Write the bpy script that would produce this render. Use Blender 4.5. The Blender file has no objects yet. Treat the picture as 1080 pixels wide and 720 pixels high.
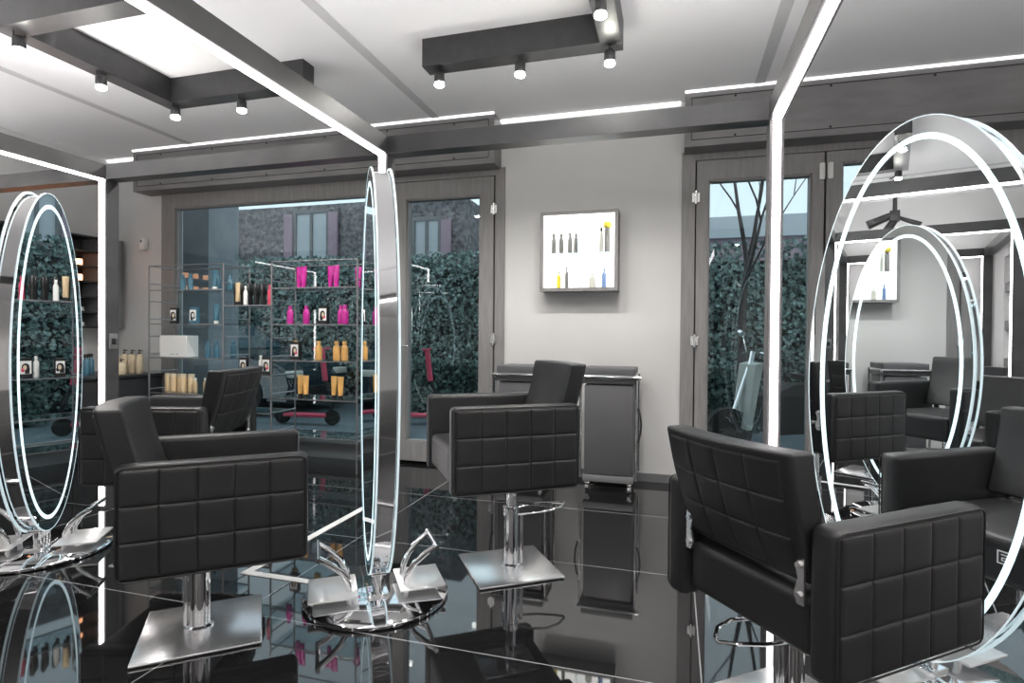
import bpy, bmesh, math, random
from mathutils import Matrix, Vector
random.seed(7)
PI = math.pi
sc = bpy.context.scene
COL = sc.collection

# ------------------------------------------------------------------ camera
cd = bpy.data.cameras.new('camera'); cam = bpy.data.objects.new('camera', cd); COL.objects.link(cam)
cd.sensor_width = 36.0; cd.lens = 595/1080*36; cd.clip_start = 0.02; cd.clip_end = 200
def _n(v): return v.normalized()
def _ray(u, v): return Vector(((u-540)/595, -(v-360)/595, -1))
_Y = _n(_ray(711, 355)); _X = -_n(_ray(-1530, 337)); _X = _n(_X-_Y*_X.dot(_Y)); _Z = _X.cross(_Y)
cam.matrix_world = Matrix.Translation((0, 0, 1.15)) @ Matrix((_X, _Y, _Z)).to_4x4()
sc.camera = cam

# ------------------------------------------------------------------ world, exposure
w = bpy.data.worlds.new('sky'); sc.world = w; w.use_nodes = True
nt = w.node_tree; bg = nt.nodes['Background']
tc = nt.nodes.new('ShaderNodeTexCoord'); nz = nt.nodes.new('ShaderNodeTexNoise'); nz.inputs['Scale'].default_value = 2.5
cr = nt.nodes.new('ShaderNodeValToRGB')
cr.color_ramp.elements[0].color = (.50, .60, .68, 1); cr.color_ramp.elements[1].color = (.82, .86, .90, 1)
nt.links.new(tc.outputs['Generated'], nz.inputs['Vector']); nt.links.new(nz.outputs['Fac'], cr.inputs['Fac'])
nt.links.new(cr.outputs['Color'], bg.inputs['Color']); bg.inputs['Strength'].default_value = .72
sc.view_settings.view_transform = 'Standard'; sc.view_settings.look = 'None'
sc.view_settings.exposure = 1.15; sc.view_settings.gamma = 1.0; sc.view_settings.use_curve_mapping = False
sc.cycles.max_bounces = 14; sc.cycles.glossy_bounces = 10; sc.cycles.transparent_max_bounces = 24
sc.cycles.sample_clamp_indirect = 4.0
SPOT_W = 17.0; UP_S = 12.0; UPX_S = 2.5; LED_S = 5.0; RING_S = .58

# ------------------------------------------------------------------ materials
def mat(name, col, rough=.5, metal=0, emit=None, es=0, spec=.5, noise=None, bump=None, coat=0, col2=None, nscale=(1, 1, 1)):
    m = bpy.data.materials.new(name); m.use_nodes = True
    N = m.node_tree.nodes; L = m.node_tree.links; b = N['Principled BSDF']
    b.inputs['Base Color'].default_value = (*col, 1); b.inputs['Roughness'].default_value = rough
    b.inputs['Metallic'].default_value = metal; b.inputs['Specular IOR Level'].default_value = spec
    b.inputs['Coat Weight'].default_value = coat
    if emit: b.inputs['Emission Color'].default_value = (*emit, 1); b.inputs['Emission Strength'].default_value = es
    if noise or bump:
        t = N.new('ShaderNodeTexCoord'); mp = N.new('ShaderNodeMapping'); mp.inputs['Scale'].default_value = nscale
        L.new(t.outputs['Object'], mp.inputs['Vector'])
    if noise:
        n = N.new('ShaderNodeTexNoise'); n.inputs['Scale'].default_value = noise; n.inputs['Detail'].default_value = 6
        L.new(mp.outputs['Vector'], n.inputs['Vector'])
        r = N.new('ShaderNodeValToRGB'); c2 = col2 or tuple(c*.7 for c in col)
        r.color_ramp.elements[0].position = .35; r.color_ramp.elements[1].position = .65
        r.color_ramp.elements[0].color = (*c2, 1); r.color_ramp.elements[1].color = (*col, 1)
        L.new(n.outputs['Fac'], r.inputs['Fac']); L.new(r.outputs['Color'], b.inputs['Base Color'])
    if bump:
        n = N.new('ShaderNodeTexNoise'); n.inputs['Scale'].default_value = bump[0]; n.inputs['Detail'].default_value = 4
        L.new(mp.outputs['Vector'], n.inputs['Vector'])
        bp = N.new('ShaderNodeBump'); bp.inputs['Strength'].default_value = bump[1]; bp.inputs['Distance'].default_value = bump[2]
        L.new(n.outputs['Fac'], bp.inputs['Height']); L.new(bp.outputs['Normal'], b.inputs['Normal'])
    return m
def glass(name, tint, ior=1.5, gl=(1, 1, 1)):
    m = bpy.data.materials.new(name); m.use_nodes = True
    N = m.node_tree.nodes; L = m.node_tree.links; N.remove(N['Principled BSDF'])
    t = N.new('ShaderNodeBsdfTransparent'); t.inputs['Color'].default_value = (*tint, 1)
    g = N.new('ShaderNodeBsdfGlossy'); g.inputs['Roughness'].default_value = 0; g.inputs['Color'].default_value = (*gl, 1)
    f = N.new('ShaderNodeFresnel'); ge = N.new('ShaderNodeNewGeometry')     # both sides of the pane reflect alike
    e = N.new('ShaderNodeMath'); e.operation = 'MULTIPLY_ADD'; e.inputs[1].default_value = -2; e.inputs[2].default_value = 1; L.new(ge.outputs['Backfacing'], e.inputs[0])
    pw = N.new('ShaderNodeMath'); pw.operation = 'POWER'; pw.inputs[0].default_value = ior; L.new(e.outputs[0], pw.inputs[1]); L.new(pw.outputs[0], f.inputs['IOR'])
    x = N.new('ShaderNodeMixShader'); L.new(f.outputs[0], x.inputs[0]); L.new(t.outputs[0], x.inputs[1]); L.new(g.outputs[0], x.inputs[2])
    L.new(x.outputs[0], N['Material Output'].inputs['Surface'])
    return m
def emis(name, col, s):
    return mat(name, (0.8, .8, .8), .4, emit=col, es=s)
M = {}
M['ceil'] = mat('ceiling_paint', (.86, .86, .87), .8, noise=1.2, col2=(.83, .83, .84))
M['wall'] = mat('wall_paint', (.66, .655, .65), .7, noise=1.5, col2=(.62, .615, .61))
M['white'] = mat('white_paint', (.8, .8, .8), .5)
M['band'] = mat('grey_band', (.55, .55, .56), .7)
M['frame'] = mat('grey_weathered_frame', (.26, .25, .25), .45, noise=4, col2=(.21, .205, .205), nscale=(11, 11, 1), bump=(60, .15, .002))
M['box'] = mat('shutter_box', (.21, .203, .208), .42, noise=3, col2=(.165, .16, .163), nscale=(1, 1, 4))
M['line'] = mat('dark_gap', (.01, .01, .01), .6)
M['black'] = mat('black_painted_metal', (.035, .035, .037), .35, noise=14, col2=(.026, .026, .028))
M['beam'] = mat('portal_dark_metal', (.075, .075, .078), .32, noise=6, col2=(.055, .055, .058))
M['leather'] = mat('black_leatherette', (.021, .021, .022), .42, noise=7, col2=(.016, .016, .017), bump=(350, .12, .0008))
M['trolley'] = mat('grey_trolley_body', (.085, .085, .09), .4)
M['piping'] = mat('leather_piping', (.06, .06, .062), .4)
M['chrome'] = mat('polished_chrome', (.86, .86, .87), .05, 1)
M['steel'] = mat('brushed_steel', (.88, .885, .89), .24, .9, noise=8, col2=(.84, .845, .85), nscale=(1, 12, 1))
M['leather'].node_tree.nodes['Principled BSDF'].inputs['Specular IOR Level'].default_value = .38
M['footplate'] = mat('satin_steel_plate', (.86, .86, .86), .32, .55)
M['mirror'] = mat('mirror_silver', (.90, .93, .94), 0.0, 1)
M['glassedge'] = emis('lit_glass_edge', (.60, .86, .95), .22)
M['led'] = emis('led_strip', (1, .93, .93), LED_S)
M['ring'] = emis('led_ring', (.62, .90, 1), RING_S)
M['up'] = emis('added_ceiling_fill', (1, .97, .96), UP_S)  # added fill for the ceiling, hidden on top of the portals
M['upr'] = emis('added_bright_fill', (1, .97, .96), UP_S*3.8)  # stronger added fill for the left and right portals
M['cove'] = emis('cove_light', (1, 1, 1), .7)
M['upx'] = emis('added_beam_fill', (1, .97, .96), UPX_S)  # added fill, hidden on top of the cross beam
M['bulb'] = emis('spot_bulb', (1, .98, .88), 60)
M['panelw'] = emis('backlit_panel', (1, 1, .96), 1.0)
M['orange_light'] = emis('orange_lamp', (1, .42, .18), 2.0)
M['pane'] = glass('window_glass', (.86, .93, .94), 1.5)
M['shelfglass'] = glass('glass_shelf', (.80, .88, .90), 1.5)
M['rod'] = mat('shelf_steel_rod', (.30, .31, .32), .35, .8)
M['gold'] = mat('gold_product', (.72, .55, .34), .3, .5)
M['orange'] = mat('orange_plastic', (.76, .42, .13), .3, coat=.4)
M['magenta'] = mat('magenta_plastic', (.50, .018, .27), .28, coat=.5)
M['blue'] = mat('teal_blue_plastic', (.06, .17, .24), .25, coat=.5)
M['tan'] = mat('cream_bottle', (.72, .60, .42), .35)
M['blackp'] = mat('black_plastic', (.015, .015, .016), .35)
M['whitep'] = mat('white_plastic', (.82, .82, .80), .4)
M['clearp'] = mat('pale_clear_plastic', (.62, .62, .56), .15)
M['yellow'] = mat('yellow_plastic', (.85, .65, .05), .4)
M['grey'] = mat('grey_bottle', (.20, .20, .19), .3)
M['lblue'] = mat('blue_bottle', (.18, .28, .50), .3)
M['pink'] = mat('pink_red_paint', (.62, .07, .13), .4)
M['hedge'] = mat('hedge_leaves', (.12, .20, .17), .5, noise=9, col2=(.015, .04, .035))
M['ivy'] = mat('ivy_leaves', (.28, .40, .37), .4, noise=11, col2=(.02, .055, .05))
M['ivywall'] = mat('dark_ivy_wall', (.02, .03, .03), .9, noise=6)
M['stucco'] = mat('rough_grey_stucco', (.26, .25, .255), .9, noise=9, col2=(.10, .095, .10), bump=(12, 1, .08))
M['far'] = mat('pale_building', (.50, .54, .57), .8)
M['mauve'] = mat('mauve_building', (.36, .26, .31), .8)
M['road'] = mat('blue_grey_paving', (.14, .18, .20), .5, noise=3, col2=(.09, .12, .14))
M['pillar'] = mat('grey_blue_render', (.30, .33, .36), .8, noise=4, col2=(.24, .27, .30))
M['bark'] = mat('dark_bark', (.04, .035, .035), .9, noise=12)
M['car'] = mat('dark_car_paint', (.015, .03, .04), .12, coat=1)
M['carglass'] = mat('car_window', (.05, .09, .11), .05, spec=.9)
M['tyre'] = mat('tyre_rubber', (.012, .012, .012), .8)
M['plate'] = mat('grey_plate', (.16, .16, .165), .4)
M['pale_panel'] = mat('pale_scooter_shield', (.52, .54, .50), .4)

# polished tiles with joints
def floor_mat():
    m = bpy.data.materials.new('black_polished_tile'); m.use_nodes = True
    N = m.node_tree.nodes; L = m.node_tree.links; b = N['Principled BSDF']
    g = N.new('ShaderNodeNewGeometry'); s = N.new('ShaderNodeSeparateXYZ'); L.new(g.outputs['Position'], s.inputs[0])
    def joint(out, off, pitch, wd):
        a = N.new('ShaderNodeMath'); a.operation = 'SUBTRACT'; a.inputs[1].default_value = off-pitch/2; L.new(out, a.inputs[0])
        d = N.new('ShaderNodeMath'); d.operation = 'DIVIDE'; d.inputs[1].default_value = pitch; L.new(a.outputs[0], d.inputs[0])
        f = N.new('ShaderNodeMath'); f.operation = 'FLOORED_MODULO'; f.inputs[1].default_value = 1; L.new(d.outputs[0], f.inputs[0])
        c = N.new('ShaderNodeMath'); c.operation = 'SUBTRACT'; c.inputs[1].default_value = .5; L.new(f.outputs[0], c.inputs[0])
        e = N.new('ShaderNodeMath'); e.operation = 'ABSOLUTE'; L.new(c.outputs[0], e.inputs[0])
        l = N.new('ShaderNodeMath'); l.operation = 'LESS_THAN'; l.inputs[1].default_value = wd/pitch/2; L.new(e.outputs[0], l.inputs[0])
        return l.outputs[0]
    jx = joint(s.outputs['X'], .10, 1.8, .005); jy = joint(s.outputs['Y'], 1.92, .895, .005)
    mx = N.new('ShaderNodeMath'); mx.operation = 'MAXIMUM'; L.new(jx, mx.inputs[0]); L.new(jy, mx.inputs[1])
    n = N.new('ShaderNodeTexNoise'); n.inputs['Scale'].default_value = 1.6; n.inputs['Detail'].default_value = 8; L.new(g.outputs['Position'], n.inputs['Vector'])
    r = N.new('ShaderNodeValToRGB'); r.color_ramp.elements[0].color = (.006, .006, .0065, 1); r.color_ramp.elements[1].color = (.018, .018, .019, 1)
    L.new(n.outputs['Fac'], r.inputs['Fac'])
    mc = N.new('ShaderNodeMix'); mc.data_type = 'RGBA'; L.new(mx.outputs[0], mc.inputs[0]); L.new(r.outputs['Color'], mc.inputs[6]); mc.inputs[7].default_value = (.34, .35, .36, 1)
    L.new(mc.outputs[2], b.inputs['Base Color'])
    b.inputs['Roughness'].default_value = .028; b.inputs['IOR'].default_value = 1.75; b.inputs['Specular IOR Level'].default_value = .6
    return m
M['floor'] = floor_mat()

# ------------------------------------------------------------------ mesh helpers
class MB:
    def __init__(s): s.bm = bmesh.new()
    def box(s, x0, x1, y0, y1, z0, z1):
        s.bm.verts.ensure_lookup_table()
        v = [s.bm.verts.new(p) for p in ((x0, y0, z0), (x1, y0, z0), (x1, y1, z0), (x0, y1, z0), (x0, y0, z1), (x1, y0, z1), (x1, y1, z1), (x0, y1, z1))]
        for f in ((0, 3, 2, 1), (4, 5, 6, 7), (0, 1, 5, 4), (1, 2, 6, 5), (2, 3, 7, 6), (3, 0, 4, 7)): s.bm.faces.new([v[i] for i in f])
        return s
    def rbox(s, x0, x1, y0, y1, z0, z1, r=.01, seg=3, cuts=0, warp=None):
        b = bmesh.new(); bmesh.ops.create_cube(b, size=1)
        for v in b.verts: v.co = Vector(((x0+x1)/2+v.co.x*(x1-x0), (y0+y1)/2+v.co.y*(y1-y0), (z0+z1)/2+v.co.z*(z1-z0)))
        if cuts: bmesh.ops.subdivide_edges(b, edges=b.edges[:], cuts=cuts, use_grid_fill=True)
        ed = [e for e in b.edges if len(e.link_faces) == 2 and e.calc_face_angle() > 1]
        r = min(r, .49*min(x1-x0, y1-y0, z1-z0))
        bmesh.ops.bevel(b, geom=ed, offset=r, segments=seg, profile=.5, affect='EDGES', clamp_overlap=True)
        if warp:
            for v in b.verts: v.co = warp(v.co)
        s.add(b); return s
    def add(s, b, mtx=None):
        me = bpy.data.meshes.new('t'); b.to_mesh(me); b.free()
        if mtx: me.transform(mtx)
        s.bm.from_mesh(me); bpy.data.meshes.remove(me)
    def tube(s, pts, r, n=8, closed=False, caps=True, ell=1.0):
        pts = [Vector(p) for p in pts]; rings = []; K = len(pts); up = None
        rr = r if isinstance(r, (list, tuple)) else [r]*K
        for i, p in enumerate(pts):
            a = pts[i-1] if (i or closed) else p; c = pts[(i+1) % K] if (i < K-1 or closed) else p
            t = (c-a).normalized()
            if up is None: up = Vector((0, 0, 1)) if abs(t.z) < .9 else Vector((1, 0, 0))
            e1 = t.cross(up).normalized(); e2 = e1.cross(t).normalized(); up = e2
            rings.append([s.bm.verts.new(p+e1*math.cos(2*PI*k/n)*rr[i]+e2*math.sin(2*PI*k/n)*rr[i]*ell) for k in range(n)])
        for i in range(K if closed else K-1):
            A = rings[i]; Bq = rings[(i+1) % K]
            for k in range(n): s.bm.faces.new((A[k], A[(k+1) % n], Bq[(k+1) % n], Bq[k]))
        if caps and not closed:
            s.bm.faces.new(rings[0][::-1]); s.bm.faces.new(rings[-1])
        return s
    def lathe(s, prof, c=(0, 0, 0), n=20, sx=1, sy=1):
        rings = []
        for (r, z) in prof:
            rings.append([s.bm.verts.new((c[0]+math.cos(2*PI*k/n)*r*sx, c[1]+math.sin(2*PI*k/n)*r*sy, c[2]+z)) for k in range(n)])
        for A, Bq in zip(rings, rings[1:]):
            for k in range(n): s.bm.faces.new((A[k], A[(k+1) % n], Bq[(k+1) % n], Bq[k]))
        s.bm.faces.new(rings[0][::-1]); s.bm.faces.new(rings[-1])
        return s
    def prism(s, poly, axis, a0, a1):
        def P(p, a):
            if axis == 'x': return (a, p[0], p[1])
            if axis == 'y': return (p[0], a, p[1])
            return (p[0], p[1], a)
        A = [s.bm.verts.new(P(p, a0)) for p in poly]; Bq = [s.bm.verts.new(P(p, a1)) for p in poly]; n = len(poly)
        s.bm.faces.new(A[::-1]); s.bm.faces.new(Bq)
        for k in range(n): s.bm.faces.new((A[k], A[(k+1) % n], Bq[(k+1) % n], Bq[k]))
        return s
    def quilt(s, fn, nu, nv, puff=.0065):
        """grid of puffed squares; fn(u, v, h) -> point, u, v in 0..1, h height above the surface"""
        st = (0, .025, .055, .10, .2, .5, .8, .90, .945, .975); res = len(st); U = nu*res; V = nv*res; g = []
        for i in range(U+1):
            row = []
            for j in range(V+1):
                fu = st[i % res]; fv = st[j % res]
                du = min(fu, 1-fu); dv = min(fv, 1-fv)*nu/nv*.62
                hh = puff*(1-math.exp(-du/.028))*(1-math.exp(-dv/.028))*(.8+.2*min(1, 3*du)*min(1, 3*dv)**.5)
                edge = i in (0, U) or j in (0, V)
                row.append(s.bm.verts.new(fn((i//res+fu)/nu, (j//res+fv)/nv, -.004 if edge else hh+.0004)))
            g.append(row)
        for i in range(U):
            for j in range(V): s.bm.faces.new((g[i][j], g[i+1][j], g[i+1][j+1], g[i][j+1]))
        return s
    def build(s, name, m, parent=None, smooth=40):
        bmesh.ops.recalc_face_normals(s.bm, faces=s.bm.faces[:])
        me = bpy.data.meshes.new(name); s.bm.to_mesh(me); s.bm.free()
        me.materials.append(M[m] if isinstance(m, str) else m)
        if smooth:
            for p in me.polygons: p.use_smooth = True
            me.set_sharp_from_angle(angle=math.radians(smooth))
        o = bpy.data.objects.new(name, me); COL.objects.link(o)
        if parent: o.parent = parent
        return o
def thing(name, label, cat, loc=(0, 0, 0), rz=0, group=None):
    o = bpy.data.objects.new(name, None); COL.objects.link(o); o.empty_display_size = .05
    o.location = loc; o.rotation_euler = (0, 0, rz); tag(o, label, cat, group); return o
def tag(o, label, cat, group=None, kind=None):
    o['label'] = label; o['category'] = cat
    if group: o['group'] = group
    if kind: o['kind'] = kind
    return o
def struct(o): o['kind'] = 'structure'; return o
def dup(root, loc, rz=0, label=None, group=None, scale=None):
    r = root.copy(); COL.objects.link(r); r.location = loc; r.rotation_euler = (0, 0, rz)
    if label: r['label'] = label
    if group: r['group'] = group
    if scale: r.scale = scale
    def rec(a, b):
        for ch in [c for c in KIDS.get(a.name, [])]:
            c = ch.copy(); COL.objects.link(c); c.parent = b; rec(ch, c)
    rec(root, r); return r
KIDS = {}
def index_kids():
    KIDS.clear()
    for o in bpy.data.objects:
        if o.parent: KIDS.setdefault(o.parent.name, []).append(o)

# ------------------------------------------------------------------ room shell
XL, XR, YB, YF, H = -5.79, 4.3, 4.6, -2.8, 2.97
struct(MB().box(XL-.1, XR+.1, YF-.1, YB+.25, -.1, 0).build('floor', 'floor', smooth=0))
c = struct(MB().box(XL-.1, XR+.1, YF-.1, YB+.25, H, H+.1).build('ceiling', 'ceil', smooth=0))
for x in (.57, -1.94, -4.5):  # thin darker grey bands along the ceiling
    MB().box(x-.035, x+.035, YF, YB-.02, H-.004, H+.002).build('band', 'band', c, 0)['label'] = 'darker grey band running along the ceiling'
wb = MB()
wb.box(XL, -5.075, YB, YB+.25, 0, H).box(-1.39, .045, YB, YB+.25, 0, H).box(3.95, XR, YB, YB+.25, 0, H)
wb.box(-5.075, -1.39, YB, YB+.25, 2.58, H).box(.045, 3.95, YB, YB+.25, 2.58, H)
struct(wb.build('wall_back', 'wall', smooth=0))
struct(MB().box(XL-.1, XL, YF-.1, YB+.25, 0, H).build('wall_left', 'wall', smooth=0))
struct(MB().box(XR, XR+.1, YF-.1, YB+.25, 0, H).build('wall_right', 'wall', smooth=0))
struct(MB().box(XL, XR, YF-.1, YF, 0, H).build('wall_front', 'wall', smooth=0))
struct(MB().box(-1.39, .045, YB-.014, YB, 0, .065).build('baseboard_back', 'plate', smooth=0))
struct(MB().box(XL, XL+.014, YF, YB-.8, 0, .065).build('baseboard_left', 'plate', smooth=0))
# slim white cornice where ceiling meets back wall
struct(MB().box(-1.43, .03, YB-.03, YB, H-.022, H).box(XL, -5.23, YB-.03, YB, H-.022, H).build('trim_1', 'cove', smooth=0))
# shutter boxes
def shutter(n, x0, x1, right_side):
    y0 = 4.4
    o = struct(MB().box(x0, x1, y0, YB, 2.56, H-.012).build(n, 'box', smooth=0))
    f = MB(); t = .006; a, b_, z0, z1 = x0+.045, x1-.045, 2.605, H-.055
    f.box(a, b_, y0-.002, y0+.001, z0, z0+t).box(a, b_, y0-.002, y0+.001, z1, z1+t).box(a, a+t, y0-.002, y0+.001, z0, z1).box(b_-t, b_, y0-.002, y0+.001, z0, z1)
    f.build('panel_gap', 'line', o, 0)
    s = MB(); x = x0+.35
    while x < x1:
        for z in (z0+.016, z1-.01): s.lathe([(.008, 0), (.006, .004)], (0, 0, 0), 8) if False else s.box(x-.007, x+.007, y0-.004, y0, z-.007, z+.007)
        x += .62
    s.build('screw', 'line', o, 0)
    return o
shutter('trim_2', -5.23, -1.43, True); shutter('trim_3', .06, 3.95, False)
# bright edge line on top of the boxes
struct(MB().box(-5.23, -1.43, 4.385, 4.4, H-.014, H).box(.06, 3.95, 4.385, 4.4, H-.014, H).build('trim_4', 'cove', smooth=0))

# windows and doors: rectangular frames
def frame_mb(x0, x1, z0, z1, gx0, gx1, gz0, gz1, y0=4.585, y1=4.66):
    m = MB()
    m.box(x0, gx0, y0, y1, z0, z1).box(gx1, x1, y0, y1, z0, z1).box(gx0, gx1, y0, y1, gz1, z1).box(gx0, gx1, y0, y1, z0, gz0)
    # glazing bead
    b = .012
    m.box(gx0, gx0+b, y0+.012, y1, gz0, gz1).box(gx1-b, gx1, y0+.012, y1, gz0, gz1).box(gx0, gx1, y0+.012, y1, gz1-b, gz1).box(gx0, gx1, y0+.012, y1, gz0, gz0+b)
    return m
def glazed(name, *a, y0=4.585, y1=4.66):
    o = struct(frame_mb(*a, y0=y0, y1=y1).build(name, 'frame', smooth=0))
    MB().box(a[4]+.002, a[5]-.002, (y0+y1)/2+.005, (y0+y1)/2+.009, a[6]+.002, a[7]-.002).build('pane', 'pane', o, 0)
    return o
glazed('window_1', -5.075, -2.585, 0, 2.575, -4.90, -2.62, .18, 2.42)
struct(MB().box(-5.0, -2.6, 4.50, 4.585, .150, .180).box(-5.0, -2.6, 4.555, 4.585, 0, .150).build('trim_5', 'plate', smooth=0))
d1 = glazed('door_1', -2.575, -1.485, .03, 2.50, -2.30, -1.605, .20, 2.35, y0=4.57)
d2 = glazed('door_2', .155, 1.035, .03, 2.50, .24, .955, .20, 2.35, y0=4.57)
d3 = glazed('door_3', 1.05, 1.95, .03, 2.50, 1.15, 1.86, .20, 2.42, y0=4.57)
glazed('window_2', 2.0, 3.95, 0, 2.575, 2.10, 3.85, .20, 2.42)
struct(MB().box(-1.475, -1.39, 4.585, 4.66, 0, 2.575).box(-2.58, -1.475, 4.585, 4.66, 2.51, 2.575).build('trim_6', 'frame', smooth=0))
struct(MB().box(.045, .145, 4.585, 4.66, 0, 2.575).box(.145, 1.96, 4.585, 4.66, 2.51, 2.575).box(1.955, 1.998, 4.585, 4.66, 0, 2.575).build('trim_7', 'frame', smooth=0))
for q, (a_, b_, z_) in enumerate(((-1.49, -1.47, 2.52), (.14, .16, 2.52), (1.03, 1.055, 2.52), (1.945, 1.96, 2.52))):
    MB().box(a_, b_, 4.661, 4.668, 0, z_).build('rebate', 'line', (d1, d2, d3, d3)[q], 0)
for d_, a_, b_ in ((d1, -2.58, -1.48), (d2, .15, 1.04), (d3, 1.04, 1.96)):
    MB().box(a_, b_, 4.661, 4.668, 2.49, 2.53).box(a_, b_, 4.661, 4.668, 0, .04).build('rebate', 'line', d_, 0)
def hinge(x, z, par):
    m = MB(); m.tube([(x, 4.558, z-.05), (x, 4.558, z+.05)], .011, 10); m.box(x-.028, x+.028, 4.562, 4.570, z-.035, z+.035)
    m.build('hinge', 'steel', par)
for z in (2.22, 1.12, .32): hinge(-1.48, z, d1); hinge(.150, z, d2)
for x, p in ((1.02, d2), (1.075, d3)):
    MB().rbox(x-.018, x+.018, 4.555, 4.571, 2.30, 2.42, .004).build('closer_plate', 'whitep', p)
def lever(x, z, par, s):
    m = MB(); m.rbox(x-.02, x+.02, 4.56, 4.57, z-.05, z+.05, .004); m.tube([(x, 4.565, z), (x, 4.52, z), (x+s*.02, 4.515, z), (x+s*.11, 4.515, z)], .008, 8)
    m.build('handle', 'steel', par)
lever(-2.36, 1.05, d1, 1)

# ------------------------------------------------------------------ portals of black metal with LED strips
def portal(x, label, led_end=YF+1.5):
    t = thing('light_portal', label, 'light frame', (x, 0, 0), 0, 'black portal frames with white light strips')
    y1 = 2.79; y0 = led_end
    f = MB(); wd = .03
    f.box(-wd, wd, y0, y1+.09, 2.14, 2.235).box(-wd, wd, y1, y1+.09, 0, 2.14).box(-wd, wd, y0-.09, y0, 0, 2.235)
    f.build('frame', 'beam', t, 0)
    MB().box(-.016, .016, y0+.004, y1-.004, 2.130, 2.142).box(-.016, .016, y1-.010, y1+.002, .02, 2.142).box(-.016, .016, y0-.002, y0+.010, .02, 2.142).build('light_strip', 'led', t, 0)
    MB().box(-.02, .02, y0+.05, y1, 2.2348, 2.2355).build('added_ceiling_fill', 'upr' if x > 0 or x < -3 else 'up', t, 0)  # unseen glowing strip added to brighten the ceiling
    return t
portal(-5.56, 'black light portal nearest the left wall, mostly outside the picture', 1.40)
pC = portal(-3.575, 'black light portal beside the leftmost oval mirror, socket plate on its post', 1.40)
portal(-1.552, 'black light portal rising behind the middle oval mirror')
portal(.437, 'black light portal with bright post behind the right-hand chair')
portal(2.45, 'unseen black light portal on the right, added for fill light')  # portal out of view, added to light the right side
b = MB().rbox(.030, .036, 2.81, 2.87, 1.04, 1.14, .002); b.build('socket_plate', 'plate', pC)
MB().rbox(.036, .041, 2.825, 2.855, 1.07, 1.11, .002).build('socket', 'blackp', pC)
xb = tag(MB().box(XL, -5.592, 2.79, 2.88, 2.14, 2.235).box(-5.528, -3.607, 2.79, 2.88, 2.14, 2.235).box(-3.543, -1.584, 2.79, 2.88, 2.14, 2.235).box(-1.520, .405, 2.79, 2.88, 2.14, 2.235).build('cross_beam', 'beam', smooth=0),
    'long dark horizontal beam joining the light portals below the ceiling', 'beam')
for a_, b_ in ((-5.52, -3.62), (-3.53, -1.60), (-1.51, .39)): MB().box(a_, b_, 2.805, 2.865, 2.2348, 2.2356).build('added_ceiling_fill', 'upx', xb, 0)  # hidden glowing strips added to lift the ceiling behind the beam

# ------------------------------------------------------------------ ceiling spot bars
def spot_unit(par, x, y, z=2.80):
    m = MB(); m.box(x-.004, x+.004, y-.03, y-.026, z-.06, z).box(x-.004, x+.004, y+.026, y+.03, z-.06, z)
    m.lathe([(.028, -.085), (.032, -.08), (.032, -.03), (.024, -.02)], (x, y, z), 16)
    s = m.build('spotlight', 'black', par)
    MB().lathe([(.020, -.108), (.030, -.100), (.0275, -.0855)], (x, y, z), 16).build('bulb', 'bulb', s)
    ld = bpy.data.lights.new('spot_light', 'SPOT'); ld.energy = SPOT_W; ld.spot_size = math.radians(150); ld.spot_blend = .6
    ld.shadow_soft_size = .03; ld.color = (1, .97, .93)
    lo = bpy.data.objects.new('spot_light', ld); COL.objects.link(lo); lo.parent = s; lo.location = (x, y, z-.125)
def bar(label, boxes, spots):
    t = thing('ceiling_light_bar', label, 'ceiling light', (0, 0, 0), 0, 'black ceiling bars carrying spotlights')
    m = MB()
    for bx in boxes: m.box(*bx, 2.80, 2.97)
    m.build('housing', 'black', t, 0)
    for s in spots: spot_unit(t, *s)
    return t
bar('black U-shaped ceiling bar with spotlights in the upper left corner', [(-3.60, -2.38, 3.22, 3.34), (-3.60, -3.48, 2.30, 3.22), (-3.60, -2.38, 2.18, 2.30)],
    [(-3.50, 2.16+.1), (-3.52, 2.74), (-3.48, 3.26), (-2.92, 3.28), (-2.50, 2.24)])
bar('black L-shaped ceiling bar with spotlights at the top centre', [(-1.51, -.30, 3.20, 3.32), (-.42, -.30, 2.0, 3.20)],
    [(-1.42, 3.26), (-.90, 3.26), (-.37, 3.26), (-.36, 2.76), (-.36, 2.15)])
bar('unseen black ceiling bar near the right wall, spotlights added for fill light', [(1.6, 2.8, 1.7, 1.82), (2.68, 2.8, .5, 1.7)],
    [(1.7, 1.76), (2.2, 1.76), (2.74, 1.2), (2.74, .6)])  # bar and spots out of view, added to light the room
bar('unseen black ceiling bar behind the camera, spotlights added for fill light', [(-3.2, 1.2, -1.0, -.88)],
    [(-3.0, -.94), (-2.0, -.94), (-1.0, -.94), (0.0, -.94), (1.0, -.94)])  # unseen spots added to light the room from behind

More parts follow.
